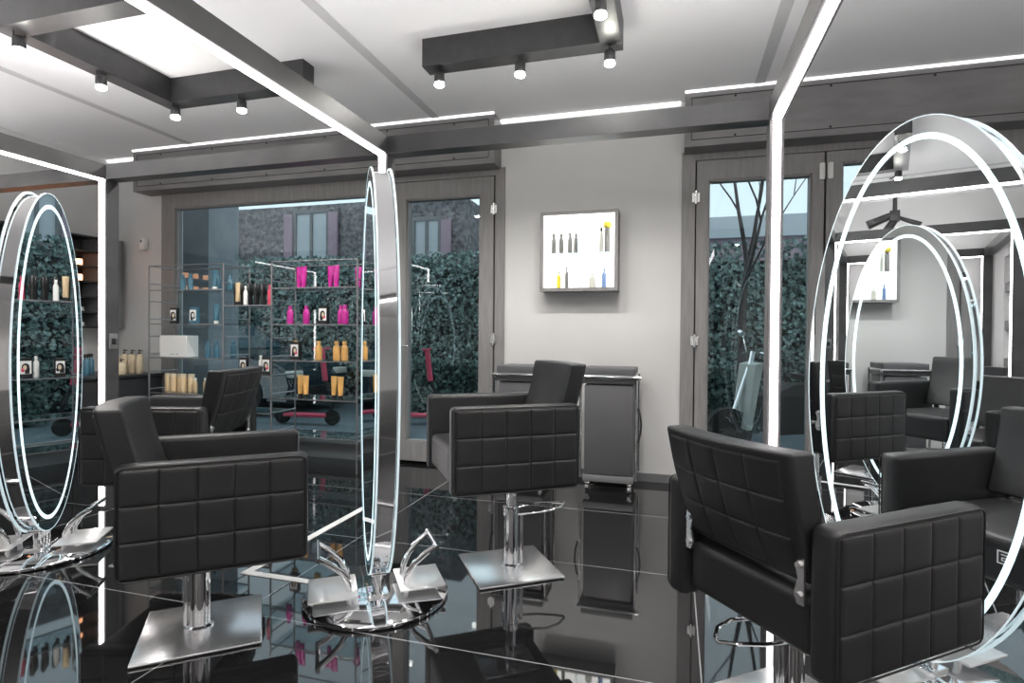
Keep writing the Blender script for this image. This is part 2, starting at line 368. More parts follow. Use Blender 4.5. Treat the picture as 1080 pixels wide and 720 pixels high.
# ------------------------------------------------------------------ styling chairs
def chair(name, label, t, loc, rz, badge=False, group='black quilted styling chairs'):
    r = thing(name, label, 'chair', loc, rz, group)
    b = t-.385
    W = .308; T = .078; F = .075          # the body sits forward of the pedestal
    for s in (1, -1):
        m = MB(); y0, y1 = sorted((s*(W-T), s*W))
        m.rbox(-.222, .372, y0, y1, b, t, .022, 4)
        m.quilt(lambda u, v, h, s=s: Vector((-.207+.564*u, s*(W+h), b+.015+.355*v)), 5, 3)
        e = s*(W+.0005)
        k = []
        for (cx, cz, a0) in ((.342, t-.03, 0), (-.192, t-.03, 90), (-.192, b+.03, 180), (.342, b+.03, 270)):
            for q in range(0, 91, 30):
                a = math.radians(a0+q); k.append((cx+.024*math.cos(a), e, cz+.024*math.sin(a)))
        m.tube(k, .0028, 6, closed=True)
        m.build('armrest', 'leather', r)
    # seat with dropped front
    m = MB(); w = W-T-.004
    m.rbox(-.20, .362, -w, w, b+.03, b+.19, .028, 4, cuts=5, warp=lambda c: Vector((c.x, c.y, c.z+(.010*math.cos(c.y/w*1.5)*math.cos((c.x-.08)/.28*1.5) if c.z > b+.12 else 0))))
    m.tube([(.358, -w+.02, b+.175), (.358, w-.02, b+.175)], .0025, 6)
    seat = m.build('seat', 'leather', r)
    # little square badge stitched on the front of the seat
    g = MB(); gx = .3635; gy = -.14; gz = b+.125
    for (a, bb, c_, d) in ((-.022, .022, .018, .022), (-.022, .022, -.022, -.018), (-.022, -.018, -.018, .018), (.018, .022, -.018, .018), (-.008, .010, .008, .011), (-.010, -.007, 0, .011), (-.010, .008, -.002, .001), (.006, .009, -.010, 0), (-.010, .008, -.011, -.008)):
        g.box(gx-.001, gx+.0012, gy+a, gy+bb, gz+c_, gz+d)
    if badge: g.build('badge', 'whitep', seat, 0)['label'] = 'small white square badge'
    # backrest: reclined, gently hollow
    bw = W-T-.008; hb = .36; z0 = b+.215
    def wp(c):
        q = (c.z)/hb
        x = c.x-.150-.125*q+.034*(abs(c.y)/bw)**2*(.3+.7*q)-.012*math.sin(q*PI)
        return Vector((x, c.y*(1+.07*q), z0+c.z*.965))
    m = MB(); m.rbox(-.05, .035, -bw, bw, 0, hb, .026, 4, cuts=6, warp=wp)
    m.quilt(lambda u, v, h: wp(Vector((-.05-h, -bw+.026+(2*bw-.052)*u, .022+(hb-.044)*v))), 4, 3)
    m.build('backrest', 'leather', r)
    for s in (1, -1):
        m = MB(); yy = s*(bw-.004)
        m.prism([(yy, z0-.045), (yy-s*.020, z0-.045), (yy-s*.030, z0-.02), (yy-s*.018, z0+.02), (yy-s*.026, z0+.05), (yy-s*.042, z0+.075), (yy, z0+.080)], 'x', -.219, -.212)
        for zz in (z0-.022, z0+.055): m.tube([(-.226, yy-s*.014, zz), (-.210, yy-s*.014, zz)], .009, 12)
        m.build('bracket', 'steel', r)
    # pedestal
    m = MB(); m.lathe([(.048, .012), (.048, .020), (.036, .026), (.036, .27), (.040, .272), (.040, .30), (.026, .302), (.026, b+.01)], (0, 0, 0), 28)
    m.tube([(-.05, .012, .02), (-.05, .012, .26)], .009, 10)
    m.rbox(-.12, .16, -.12, .12, b+.008, b+.03, .004, 2)
    m.build('pedestal', 'chrome', r)
    m = MB()
    loop = [(-.02, .045, .275), (-.08, .075, .283), (-.16, .085, .289), (-.235, .060, .292), (-.285, .015, .293), (-.290, -.005, .293), (-.255, -.025, .291), (-.17, -.055, .286), (-.08, -.060, .279), (-.02, -.045, .275)]
    m.tube(loop, .006, 8); m.rbox(-.035, .03, -.055, -.03, .245, .295, .006)
    m.build('pump_lever', 'chrome', r)
    m = MB(); m.rbox(-.20, .22, -.21, .21, .002, .014, .006, 2); m.build('base_plate', 'steel', r)
    return r
R = math.radians
chair('styling_chair', 'black quilted styling chair in the left foreground facing the middle mirror', .715, (-1.757, 1.762, 0), R(40))
chair('styling_chair', 'black quilted styling chair in the centre, its square base plate in full view', .84, (-.768, 2.685, 0), R(215))
chair('styling_chair', 'black quilted styling chair in the right foreground turned with its back to us', .69, (.352, 1.865, 0), R(39), True)
chair('styling_chair', 'black quilted styling chair behind the left foreground chair, in front of the shelves', .785, (-2.50, 2.44, 0), R(197))
chair('styling_chair', 'black quilted styling chair beyond the left edge, on the far side of the leftmost mirror', .70, (-3.93, 1.70, 0), R(33))

# ------------------------------------------------------------------ oval standing mirrors
def mirror(label, cx_, cy_, a, Rx=.405, A=.88, hc=.991):
    t = thing('standing_mirror', label, 'mirror', (cx_, cy_, 0), a, 'double-sided oval mirrors with light rings')
    th = .0425
    def ell(rx, rz, x, n=96): return [(x, rx*math.sin(2*PI*k/n), hc+rz*math.cos(2*PI*k/n)) for k in range(n)]
    def strip(mb, L1, L2):
        n = len(L1); a_ = [mb.bm.verts.new(p) for p in L1]; b_ = [mb.bm.verts.new(p) for p in L2]
        for k in range(n): mb.bm.faces.new((a_[k], a_[(k+1) % n], b_[(k+1) % n], b_[k]))
    m = MB(); N_ = 96; ri, ai = Rx-.02, A-.02
    strip(m, ell(ri, ai, -th+.009), ell(ri, ai, th-.009)); strip(m, ell(ri-.02, ai-.02, -th+.009), ell(ri-.02, ai-.02, th-.009))
    strip(m, ell(ri, ai, -th+.009), ell(ri-.02, ai-.02, -th+.009)); strip(m, ell(ri, ai, th-.009), ell(ri-.02, ai-.02, th-.009))
    m.build('chrome_band', 'chrome', t)
    for s in (1, -1):
        m = MB(); f = [m.bm.verts.new(p) for p in ell(Rx-.002, A-.002, s*th)]; m.bm.faces.new(f)
        f2 = [m.bm.verts.new(p) for p in ell(Rx-.002, A-.002, s*(th-.007))]; m.bm.faces.new(f2[::-1])
        for k in range(N_): m.bm.faces.new((f[k], f[(k+1) % N_], f2[(k+1) % N_], f2[k]))
        g = m.build('mirror_glass', 'mirror', t)
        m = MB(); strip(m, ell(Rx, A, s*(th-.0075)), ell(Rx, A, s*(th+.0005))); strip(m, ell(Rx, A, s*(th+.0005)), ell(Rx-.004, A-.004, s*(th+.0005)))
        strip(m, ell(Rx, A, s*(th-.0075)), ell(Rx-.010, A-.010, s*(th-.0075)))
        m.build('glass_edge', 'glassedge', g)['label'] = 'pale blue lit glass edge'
        m = MB(); r0, a0, wd = Rx-.056, A-.060, .020
        strip(m, ell(r0, a0, s*(th+.001)), ell(r0-wd, a0-wd, s*(th+.001)))
        strip(m, ell(r0, a0, s*(th+.001)), ell(r0, a0, s*(th-.003))); strip(m, ell(r0-wd, a0-wd, s*(th+.001)), ell(r0-wd, a0-wd, s*(th-.003)))
        m.build('light_ring', 'ring', g)['label'] = 'glowing oval light ring'
    # base
    m = MB(); m.lathe([(.295, .002), (.310, .006), (.310, .016), (.302, .022), (.05, .026), (.01, .026)], (0, 0, 0), 64); m.build('base_disc', 'chrome', t)
    m = MB()
    for yy in (-.054, -.018, .018, .054): m.tube([(0, yy, .02), (0, yy, .155)], .0155, 14)
    m.rbox(-.032, .032, -.08, .08, .118, .135, .005); m.rbox(-.045, .045, -.08, .08, .024, .040, .005)
    m.build('stand_post', 'chrome', t)
    for s in (1, -1):
        m = MB(); x0, x1 = sorted((s*.085, s*.285)); m.rbox(x0, x1, -.12, .12, .052, .062, .004, 2)
        m.tube([(s*.12, -.06, .02), (s*.12, -.06, .054)], .012, 10); m.tube([(s*.12, .06, .02), (s*.12, .06, .054)], .012, 10)
        fp = m.build('foot_plate', 'footplate', t)
        m = MB()
        for yy in (-.055, .055):
            m.tube([(s*.12, yy, .06), (s*.125, yy*1.1, .10), (s*.15, yy*1.3, .15), (s*.20, yy*1.5, .195), (s*.245, yy*1.6, .225)], .009, 10, ell=1.5)
        m.tube([(s*.245, -.115, .225), (s*.245, .115, .225)], .010, 10)
        m.build('foot_rail', 'chrome', fp)
    return t
mirror('oval lit mirror at the left edge, its face turned to the right', -3.178, 2.155, R(34.5))
mirror('oval lit mirror in the middle seen almost edge-on', -1.246, 2.213, R(35.2))
mirror('large oval lit mirror at the right edge facing the foreground chair', .822, 2.267, R(36.1), .425, .924, .983)

# ------------------------------------------------------------------ trolleys
def trolley(label, x0, x1, y0=4.16):
    t = thing('salon_trolley', label, 'trolley', ((x0+x1)/2, y0+.18, 0), 0, 'black salon trolleys against the back wall')
    w = (x1-x0)/2
    MB().rbox(-w+.03, w-.03, -.17, .17, .13, .79, .006, 2).build('cabinet', 'trolley', t)
    m = MB(); m.rbox(-w+.01, w-.01, -.18, .18, .80, .84, .005, 2); m.rbox(-w+.015, w-.015, -.175, .175, .86, .915, .006, 2); m.build('top_tray', 'trolley', t)
    m = MB(); m.rbox(-w+.02, w-.02, -.175, .175, .075, .125, .005, 2); m.build('bottom_tray', 'plate', t)
    m = MB()
    m.tube([(-w-.01, -.19, .85), (w+.03, -.19, .85)], .014, 12)
    for s in (-1, 1):
        m.tube([(s*(w-.002), -.165, .10), (s*(w-.002), -.165, .86)], .009, 10); m.tube([(s*(w-.002), .165, .10), (s*(w-.002), .165, .86)], .009, 10)
    m.build('chrome_rail', 'chrome', t)
    for s in (-1, 1):
        m = MB(); k = [(s*w, -.12+.24*q/10, .55+.07*math.sin(q/10*PI)*1-.07) for q in range(11)]
        k = [(s*(w+.012+.02*math.sin(q/10*PI)), -.17, .38+.25*q/10) for q in range(11)]
        m.tube(k, .007, 8); m.build('side_handle', 'blackp', t)
    for sx in (-1, 1):
        for sy in (-1, 1):
            m = MB(); m.tube([(sx*(w-.05)-.012, sy*.14, .026), (sx*(w-.05)+.012, sy*.14, .026)], .026, 16); m.tube([(sx*(w-.05), sy*.14, .03), (sx*(w-.05), sy*.14, .078)], .009, 8)
            m.rbox(sx*(w-.05)-.018, sx*(w-.05)+.018, sy*.14-.012, sy*.14+.012, .045, .065, .004, 2)
            m.build('caster', 'chrome', t)
    return t
trolley('black salon trolley standing free of the centre chair on its right', -.665, -.255)
trolley('black salon trolley half hidden behind the centre chair', -1.335, -.925)

# ------------------------------------------------------------------ light box on the wall
t = thing('display_light_box', 'glowing square display box with bottles mounted on the back wall', 'light box', (-.735, 4.6, 1.505))
m = MB(); q = .31; fr = .028; D = -.17
m.box(-q, -q+fr, D, 0, 0, .635).box(q-fr, q, D, 0, 0, .635).box(-q+fr, q-fr, D, 0, 0, fr).box(-q+fr, q-fr, D, 0, .635-fr, .635).box(-q+fr, q-fr, -.012, 0, fr, .635-fr)
m.build('box_frame', 'frame', t, 0)
MB().box(-q+fr, q-fr, -.02, -.013, fr, .635-fr).box(-q+fr, -q+fr+.003, D+.012, -.02, fr, .635-fr).box(q-fr-.003, q-fr, D+.012, -.02, fr, .635-fr).box(-q+fr, q-fr, D+.012, -.02, .635-fr-.003, .635-fr).build('backlit_panel', 'panelw', t, 0)
MB().box(-q+fr+.003, q-fr-.003, D+.015, -.02, .300, .306).build('glass_shelf', 'shelfglass', t, 0)
MB().box(-.002, .002, D+.06, -.02, fr, .300).box(-.002, .002, D+.06, -.02, .306, .600).build('divider', 'shelfglass', t, 0)

# ------------------------------------------------------------------ product prototypes
def P_pump(mt, hgt=.19, rad=.026):
    t = thing('pump_bottle', 'x', 'bottle')
    MB().lathe([(rad*.9, 0), (rad, .006), (rad, hgt*.70), (rad*.85, hgt*.76), (.011, hgt*.80), (.011, hgt*.84)], n=18).build('bottle_body', mt, t)
    m = MB(); m.lathe([(.013, hgt*.83), (.013, hgt*.88), (.005, hgt*.885), (.005, hgt*.96), (.012, hgt*.965), (.010, hgt)], n=12); m.tube([(0, 0, hgt*.975), (.032, 0, hgt*.955)], .0045, 6)
    m.build('pump', 'blackp', t); return t
def P_bottle(mt, hgt=.17, rad=.026, cap=None, neck=.5, flat=.75):
    t = thing('product_bottle', 'x', 'bottle')
    MB().lathe([(rad*.9, 0), (rad, .006), (rad, hgt*.66), (rad*.8, hgt*.74), (rad*neck, hgt*.80), (rad*neck, hgt*.85)], n=18, sy=flat).build('bottle_body', mt, t)
    MB().lathe([(rad*neck*1.15, hgt*.845), (rad*neck*1.15, hgt*.97), (rad*neck, hgt)], n=14).build('cap', cap or mt, t); return t
def P_tube(mt, cap=None, hgt=.18, wd=.028):
    t = thing('squeeze_tube', 'x', 'tube')
    m = MB(); rings = []
    for (z, rx, ry) in ((.028, .019, .019), (.035, .021, .021), (hgt*.6, wd*.9, .014), (hgt*.97, wd, .003), (hgt, wd, .002)):
        rings.append([m.bm.verts.new((rx*math.cos(2*PI*k/16), ry*math.sin(2*PI*k/16), z)) for k in range(16)])
    for A, B_ in zip(rings, rings[1:]):
        for k in range(16): m.bm.faces.new((A[k], A[(k+1) % 16], B_[(k+1) % 16], B_[k]))
    m.bm.faces.new(rings[0][::-1]); m.bm.faces.new(rings[-1]); m.build('tube_body', mt, t)
    MB().lathe([(.020, 0), (.020, .028)], n=16).build('cap', cap or mt, t); return t
def P_can(mt, hgt=.14, rad=.026):
    t = thing('product_can', 'x', 'can')
    MB().lathe([(rad, 0), (rad, hgt*.8), (rad*.93, hgt*.82)], n=18).build('can_body', mt, t)
    MB().lathe([(rad*.95, hgt*.82), (rad*.95, hgt*.98), (rad*.9, hgt)], n=18).build('cap', 'tan', t); return t
def P_box(w=.075, d=.04, h=.135, base='blackp', face='tan', hair='pink'):
    t = thing('product_carton', 'x', 'carton')
    MB().rbox(-w/2, w/2, -d/2, d/2, 0, h, .002, 1).build('carton_body', base, t)
    m = MB(); m.box(-w/2+.006, w/2-.006, -d/2-.0012, -d/2+.0005, .03, h-.022); m.build('printed_panel', 'whitep', t, 0)
    m = MB(); m.prism([(.0+.022*math.cos(a_/12*2*PI)*1.1, h*.55+.030*math.sin(a_/12*2*PI)) for a_ in range(12)], 'y', -d/2-.0022, -d/2); m.box(-.026, .004, -d/2-.002, -d/2, .032, h*.5)
    m.build('print', 'blackp', t, 0)
    m = MB(); m.prism([(.004+.012*math.cos(a_/12*2*PI), h*.52+.020*math.sin(a_/12*2*PI)) for a_ in range(12)], 'y', -d/2-.0030, -d/2); m.build('print', face, t, 0)
    m = MB(); m.prism([(.016+.012*math.cos(a_/10*2*PI), h*.40+.018*math.sin(a_/10*2*PI)) for a_ in range(10)], 'y', -d/2-.0026, -d/2); m.build('print', hair, t, 0)
    return t
PR = {}
def place(key, maker, items, group, cat=None):
    """items: list of (x, y, z, rz, label)"""
    first = True
    for (x, y, z, rz, lab) in items:
        if key not in PR:
            r = maker(); PR[key] = r; index_kids(); r.location = (x, y, z); r.rotation_euler = (0, 0, rz); r['label'] = lab; r['group'] = group
        else: r = dup(PR[key], (x, y, z), rz, lab, group)

# ------------------------------------------------------------------ glass display rack in front of the window
t = thing('display_rack', 'slim grey metal display rack with glass shelves before the left window', 'shelf', (0, 0, 0))
XS = (-4.68, -3.84, -3.335, -2.50); Y0, Y1 = 4.10, 4.42
for x in XS:
    m = MB(); 
    m.tube([(x, Y0, 0), (x, Y0, 1.765)], .008, 8); m.tube([(x, Y1, 0), (x, Y1, 1.765)], .008, 8)
    z = 1.765
    while z > .1: m.tube([(x, Y0, z), (x, Y1, z)], .006, 6); z -= .1625
    m.build('ladder_frame', 'rod', t)
m = MB()
for (a, b_) in ((0, 1), (2, 3)):
    m.tube([(XS[a], Y0, 1.765), (XS[b_], Y0, 1.765)], .006, 6); m.tube([(XS[a], Y1, 1.765), (XS[b_], Y1, 1.765)], .006, 6)
m.build('top_rail', 'rod', t)
S1, S2, S3, S4 = 1.545, 1.235, .925, .60
def shelf(a, b_, z):
    m = MB(); m.box(XS[a]+.01, XS[b_]-.01, Y0+.005, Y1-.005, z-.010, z-.002)
    s = m.build('shelf_board', 'shelfglass', t, 0)
    MB().box(XS[a]+.008, XS[b_]-.008, Y0-.006, Y0+.003, z-.012, z-.002).build('shelf_edge', 'rod', s, 0)
    MB().box(XS[a]+.008, XS[b_]-.008, Y1-.003, Y1+.006, z-.012, z-.002).build('shelf_edge', 'rod', s, 0)
for z in (S1, S2, S3, S4, .28): shelf(0, 1, z); shelf(2, 3, z)
for z in (1.40, .785, .46, .20): shelf(1, 2, z)

def xat(px, y):     # world x of a column of the view at depth y
    r = (px-540)/595; return (r*.961*y-.276*y)/(.961+.276*r)
YP = 4.22
g = 'teal hair products on the left shelves'
place('bblue', lambda: P_bottle('blue', .15, .028, 'blue'), [
    (xat(192.5, YP), YP, S1, 0, 'teal bottle, leftmost on the top shelf of the rack'),
    (xat(200.5, YP), YP, S1, 0, 'teal bottle, second from left on the top shelf of the rack'),
    (xat(219, YP), YP+.12, S1, 0, 'teal bottle standing at the back of the top left shelf'),
    (xat(219, YP), YP, S3, 0, 'teal bottle right of the white box on the rack'),
    (xat(228, YP), YP, S3, 0, 'teal bottle at the right end of the white box shelf'),
    (xat(242.7, 4.36), 4.36, S1, 0, 'teal bottle at the back right corner of the top left shelf'),
    (xat(246, 4.36), 4.36, S3, 0, 'teal bottle at the back right corner of the white box shelf')], g)
place('tblue', lambda: P_tube('blue', 'whitep', .18, .03), [
    (xat(226.5, YP), YP, S1, 0, 'tall teal tube at the right of the top left shelf'),
    (xat(228, YP), YP, S2, 0, 'teal tube at the right end of the second left shelf')], g)
place('cblk', lambda: P_box(.07, .04, .15, 'blackp', 'tan', 'blackp'), [
    (xat(184, YP), YP, S2, .15, 'black picture carton, leftmost on the second shelf of the rack'),
    (xat(261, YP), YP-.04, .785, .1, 'black picture carton on the narrow lower middle shelf')], 'picture cartons on the rack')
place('cblue', lambda: P_box(.085, .04, .15, 'blue', 'whitep', 'blue'), [(xat(205, YP), YP, S2, 0, 'blue grey carton in the middle of the second left shelf')], 'picture cartons on the rack')
place('cpink', lambda: P_box(.085, .04, .155, 'blackp', 'tan', 'pink'), [
    (xat(341.5, YP), YP, S2, 0, 'black and pink portrait carton among magenta bottles'),
    (xat(316, YP), YP-.05, S3, 0, 'portrait carton beside the orange bottles'),
    (xat(282, YP), YP, .785, 0, 'portrait carton on the right of the narrow lower middle shelf')], 'picture cartons on the rack')
o = thing('white_box', 'large plain white box on the third shelf of the rack', 'box', ((xat(174, YP)+xat(204, YP))/2, YP, S3))
MB().rbox(-.155, .155, -.07, .07, 0, .20, .003, 1).build('box_body', 'whitep', o)
MB().box(-.03, .02, -.0715, -.0695, .025, .029).box(.04, .06, -.0715, -.0695, .025, .032).build('printed_line', 'grey', o, 0)
its = []
for i, px in enumerate((174.5, 183, 188, 193.5, 199)):
    its.append((xat(px, YP), YP+(.0 if i % 2 else .03), S4, 0, 'gold can on the lowest left shelf, ' + ('leftmost', 'second from left', 'third from left', 'fourth from left', 'rightmost')[i]))
place('gold', lambda: P_can('gold', .165, .030), its, 'gold cans on the lowest left shelf')
place('goldb', lambda: P_bottle('gold', .13, .022, 'whitep'), [
    (xat(206, YP), YP, S4, 0, 'small gold bottle just right of the gold cans'),
    (xat(212, YP), YP+.05, S4, 0, 'small gold bottle, middle of the three right of the cans'),
    (xat(218, YP), YP, S4, 0, 'small gold bottle furthest right of the gold cans')], 'small gold bottles on the lowest left shelf')
g = 'magenta tubes on the top right shelf'
place('tmag', lambda: P_tube('magenta', 'magenta', .185, .032), [
    (xat(315.5, YP), YP, S1, 0, 'magenta tube, first from left on the top right shelf'),
    (xat(322.5, YP), YP-.03, S1, 0, 'magenta tube, second from left on the top right shelf'),
    (xat(348.5, YP), YP, S1, 0, 'magenta tube, third from left on the top right shelf'),
    (xat(356.5, YP), YP-.03, S1, 0, 'magenta tube, fourth from left on the top right shelf'),
    (xat(371, YP), YP+.1, S1, 0, 'magenta tube at the right end of the top shelf, by the middle mirror')], g)
place('bmag', lambda: P_bottle('magenta', .16, .030, 'magenta'), [
    (xat(306, YP), YP, S2, 0, 'magenta bottle, first from left on the second right shelf'),
    (xat(323, YP), YP, S2, 0, 'magenta bottle, second from left on the second right shelf'),
    (xat(359.5, YP), YP, S2, 0, 'magenta bottle just right of the portrait carton'),
    (xat(366, YP), YP-.03, S2, 0, 'magenta bottle at the right end of the second right shelf')], 'magenta bottles on the second right shelf')
place('bora', lambda: P_bottle('orange', .165, .032, 'orange'), [
    (xat(309.5, YP), YP+.03, S3, 0, 'orange bottle half behind the portrait carton'),
    (xat(336, YP), YP, S3, 0, 'orange bottle standing alone on the third right shelf'),
    (xat(355, YP), YP, S3, 0, 'orange bottle, left one of the right-hand pair'),
    (xat(362, YP), YP+.02, S3, 0, 'orange bottle, right one of the right-hand pair')], 'orange bottles on the third right shelf')
place('tora', lambda: P_tube('orange', 'blackp', .19, .031), [
    (xat(317, YP), YP, S4, 0, 'orange tube with black cap, first from left on the lower right shelf'),
    (xat(325, YP), YP-.03, S4, 0, 'orange tube with black cap, second from left on the lower right shelf'),
    (xat(352.5, YP), YP, S4, 0, 'orange tube with black cap, third from left on the lower right shelf'),
    (xat(361.5, YP), YP-.03, S4, 0, 'orange tube with black cap, rightmost on the lower right shelf')], 'orange tubes on the lower right shelf')
place('wht', lambda: P_bottle('whitep', .17, .020, 'whitep'), [
    (xat(264, YP), YP-.06, 1.40, 0, 'white bottle among the black brushes'),
    (xat(275, YP), YP, .785, 0, 'white bottle on the narrow lower middle shelf')], 'white bottles on the middle shelves')
place('tgold', lambda: P_tube('gold', 'blackp', .20, .024), [(xat(258.5, YP), YP-.09, 1.40, 0, 'gold tube among the black brushes')], 'gold tube')
place('tpnk', lambda: P_bottle('pink', .18, .018, 'pink'), [(xat(284, YP), YP, 1.40, 0, 'pink bottle at the right end of the brush shelf')], 'pink bottle')
def P_brush():
    t = thing('hair_brush', 'x', 'brush')
    MB().lathe([(.010, 0), (.012, .05), (.009, .085)], n=12).build('handle', 'blackp', t)
    m = MB(); m.lathe([(.012, .08), (.014, .09), (.013, .16), (.004, .175)], n=12)
    for k in range(26):
        a = k*2.4; z = .09+.003*k; m.tube([(.012*math.cos(a), .012*math.sin(a), z), (.021*math.cos(a), .021*math.sin(a), z+.006)], .0012, 4)
    m.build('bristle_head', 'blackp', t); return t
words = ('first', 'second', 'third', 'fourth', 'fifth', 'sixth', 'seventh', 'eighth', 'ninth', 'tenth')
place('brush', P_brush, [(xat(250+i*3.5, YP), YP+(.05 if i % 2 else -.02), 1.40, i*.7, 'black round hair brush, %s from left on the brush shelf' % words[i]) for i in range(10)], 'black hair brushes on the middle shelf')
for o in list(bpy.data.objects):
    if o.name.startswith('hair_brush'): o.scale = (1.35, 1.35, 1.15)

# light box bottles
LY = 4.50; Z2 = 1.505+.306; Z1 = 1.505+.028
LG = 'bottles in the glowing wall box'
def lx(px): return xat(px, LY)
place('lgrey', lambda: P_bottle('grey', .165, .019, 'grey', .55, 1), [
    (lx(583), LY, Z2, 0, 'grey bottle at the upper left of the glowing box'),
    (lx(591), LY, Z2, 0, 'slim grey bottle, second from left in the glowing box'),
    (lx(600.8), LY-.02, Z2, 0, 'grey bottle, front one of the pair in the glowing box'),
    (lx(606), LY+.02, Z2, 0, 'grey bottle, rear one of the pair in the glowing box')], LG)
place('lyel', lambda: P_bottle('clearp', .20, .017, 'blackp', .5, 1), [(lx(633), LY, Z2, 0, 'tall pale bottle left of the yellow-topped bottle')], LG)
o = thing('yellow_topped_bottle', 'tall dark bottle with round yellow top in the glowing box', 'bottle', (lx(639.5), LY, Z2), 0, LG)
MB().lathe([(.024, 0), (.024, .19), (.020, .195)], n=16).build('bottle_body', 'grey', o); MB().lathe([(.020, .194), (.034, .205), (.036, .222), (.026, .240), (.010, .246)], n=16).build('cap', 'yellow', o)
place('lyb', lambda: P_bottle('yellow', .14, .017, 'blackp', .3, 1), [(lx(588.5), LY, Z1, 0, 'short yellow bottle at the lower left of the glowing box')], LG)
place('lst', lambda: P_bottle('grey', .175, .015, 'blackp', .35, 1), [(lx(597), LY, Z1, 0, 'slender striped grey bottle on the lower left of the glowing box')], LG)
place('lcl', lambda: P_bottle('clearp', .12, .027, 'clearp', .35, .6), [(lx(624), LY, Z1, 0, 'squat pale bottle on the lower right of the glowing box')], LG)
place('lbl', lambda: P_bottle('lblue', .155, .019, 'lblue', .4, 1), [(lx(636.5), LY, Z1, 0, 'blue bottle on the lower right of the glowing box')], LG)

# ------------------------------------------------------------------ left wall: counter, wall cabinet, pump bottles, sensor
t = thing('wall_counter', 'long low black counter along the left wall', 'counter', (XL, 0, 0))
MB().box(.01, .74, .9, 4.57, .05, .715).build('cabinet_body', 'black', t, 0); MB().rbox(.005, .77, .88, 4.575, .715, .74, .004, 2).build('counter_top', 'black', t)
MB().box(.03, .70, .93, 4.55, 0, .05).build('plinth', 'line', t, 0)
for k in range(4):
    y = 1.0+.89*k; d = MB().rbox(.74, .756, y, y+.87, .07, .70, .003, 1).build('door', 'black', t); MB().tube([(.77, y+.06, .45), (.77, y+.06, .60)], .006, 8).build('handle', 'rod', d)
place('pump', lambda: P_pump('tan', .235, .034), [
    (xat(131, 4.42), 4.42, .74, .3, 'cream pump bottle, left one of the three tall ones on the black counter'),
    (xat(139, 4.42), 4.42, .74, .3, 'cream pump bottle, middle one of the three tall ones on the black counter'),
    (xat(147, 4.42), 4.42, .74, .3, 'cream pump bottle, right one of the three tall ones on the black counter')], 'tall cream pump bottles on the counter')
place('pumps', lambda: P_pump('tan', .15, .040), [(xat(127.5, 4.22), 4.22, .74, .3, 'short cream pump bottle in front of the tall ones')], 'short pump bottle')
place('cboxt', lambda: P_can('tan', .16, .032), [(xat(124, 4.50), 4.52, .74, 0, 'cream can behind the pump bottles')], 'cream can')
place('bcl', lambda: P_bottle('blue', .20, .032, 'blackp'), [
    (-5.35, 4.02, .74, 0, 'dark teal bottle on the counter left of the portal post, nearer one'),
    (-5.45, 4.14, .74, 0, 'dark teal bottle on the counter left of the portal post, further one')], 'teal bottles on the counter')
place('bcp', lambda: P_bottle('mauve', .20, .030, 'blackp'), [(-5.33, 4.16, .74, 0, 'mauve bottle on the counter beside the portal post')], 'mauve bottle')
t = thing('wall_cabinet', 'black open wall cabinet with shelves above the counter', 'cabinet', (XL, 0, 0))
m = MB(); m.box(.002, .012, 3.2, 4.56, 1.19, 2.10)
for z in (1.19, 1.34, 1.49, 1.64, 1.79, 1.94, 2.085): m.box(.012, .23, 3.2, 4.30, z, z+.015)
m.box(.012, .24, 3.18, 3.2, 1.19, 2.10)
m.build('cabinet_body', 'black', t, 0)
MB().rbox(.012, .245, 4.30, 4.56, 1.19, 2.10, .003, 1).build('end_panel', 'plate', t)
g = 'small lit orange jars in the black wall cabinet'
def P_jar():
    t = thing('candle_jar', 'x', 'jar')
    MB().lathe([(.028, 0), (.030, .01), (.030, .06), (.026, .062)], n=14).build('jar_body', 'orange_light', t); return t
place('jar', P_jar, [(XL+.17, 3.55+.15*(i % 5), (1.805 if i < 5 else 1.655), 0, 'glowing orange jar, %s along the %s shelf of the wall cabinet' % (words[i % 5], 'upper' if i < 5 else 'lower')) for i in range(10)], g)
def P_towel():
    t = thing('folded_towel', 'x', 'towel')
    MB().rbox(-.07, .07, -.09, .09, 0, .022, .010, 3).rbox(-.068, .068, -.088, .088, .022, .044, .010, 3).build('towel', 'whitep', t); return t
place('towel', P_towel, [(XL+.13, 3.66+.22*(i % 3), (1.355 if i < 3 else 1.205), 0, 'folded white towel, %s along the %s shelf of the wall cabinet' % (words[i % 3], 'second lowest' if i < 3 else 'lowest')) for i in range(6)], 'folded towels in the wall cabinet')
t = thing('motion_sensor', 'small white motion sensor high on the back wall', 'sensor', (-5.285, 4.6, 2.0))
MB().rbox(-.035, .035, -.065, -.012, 0, .125, .014, 4).build('sensor_body', 'whitep', t); MB().lathe([(.014, 0), (.014, .004)], n=12).build('lens', 'grey', t).matrix_local = Matrix.Translation((.0, -.064, .09)) @ Matrix.Rotation(PI/2, 4, 'X')
MB().box(-.015, .015, -.012, 0, .04, .10).build('bracket', 'whitep', t, 0)
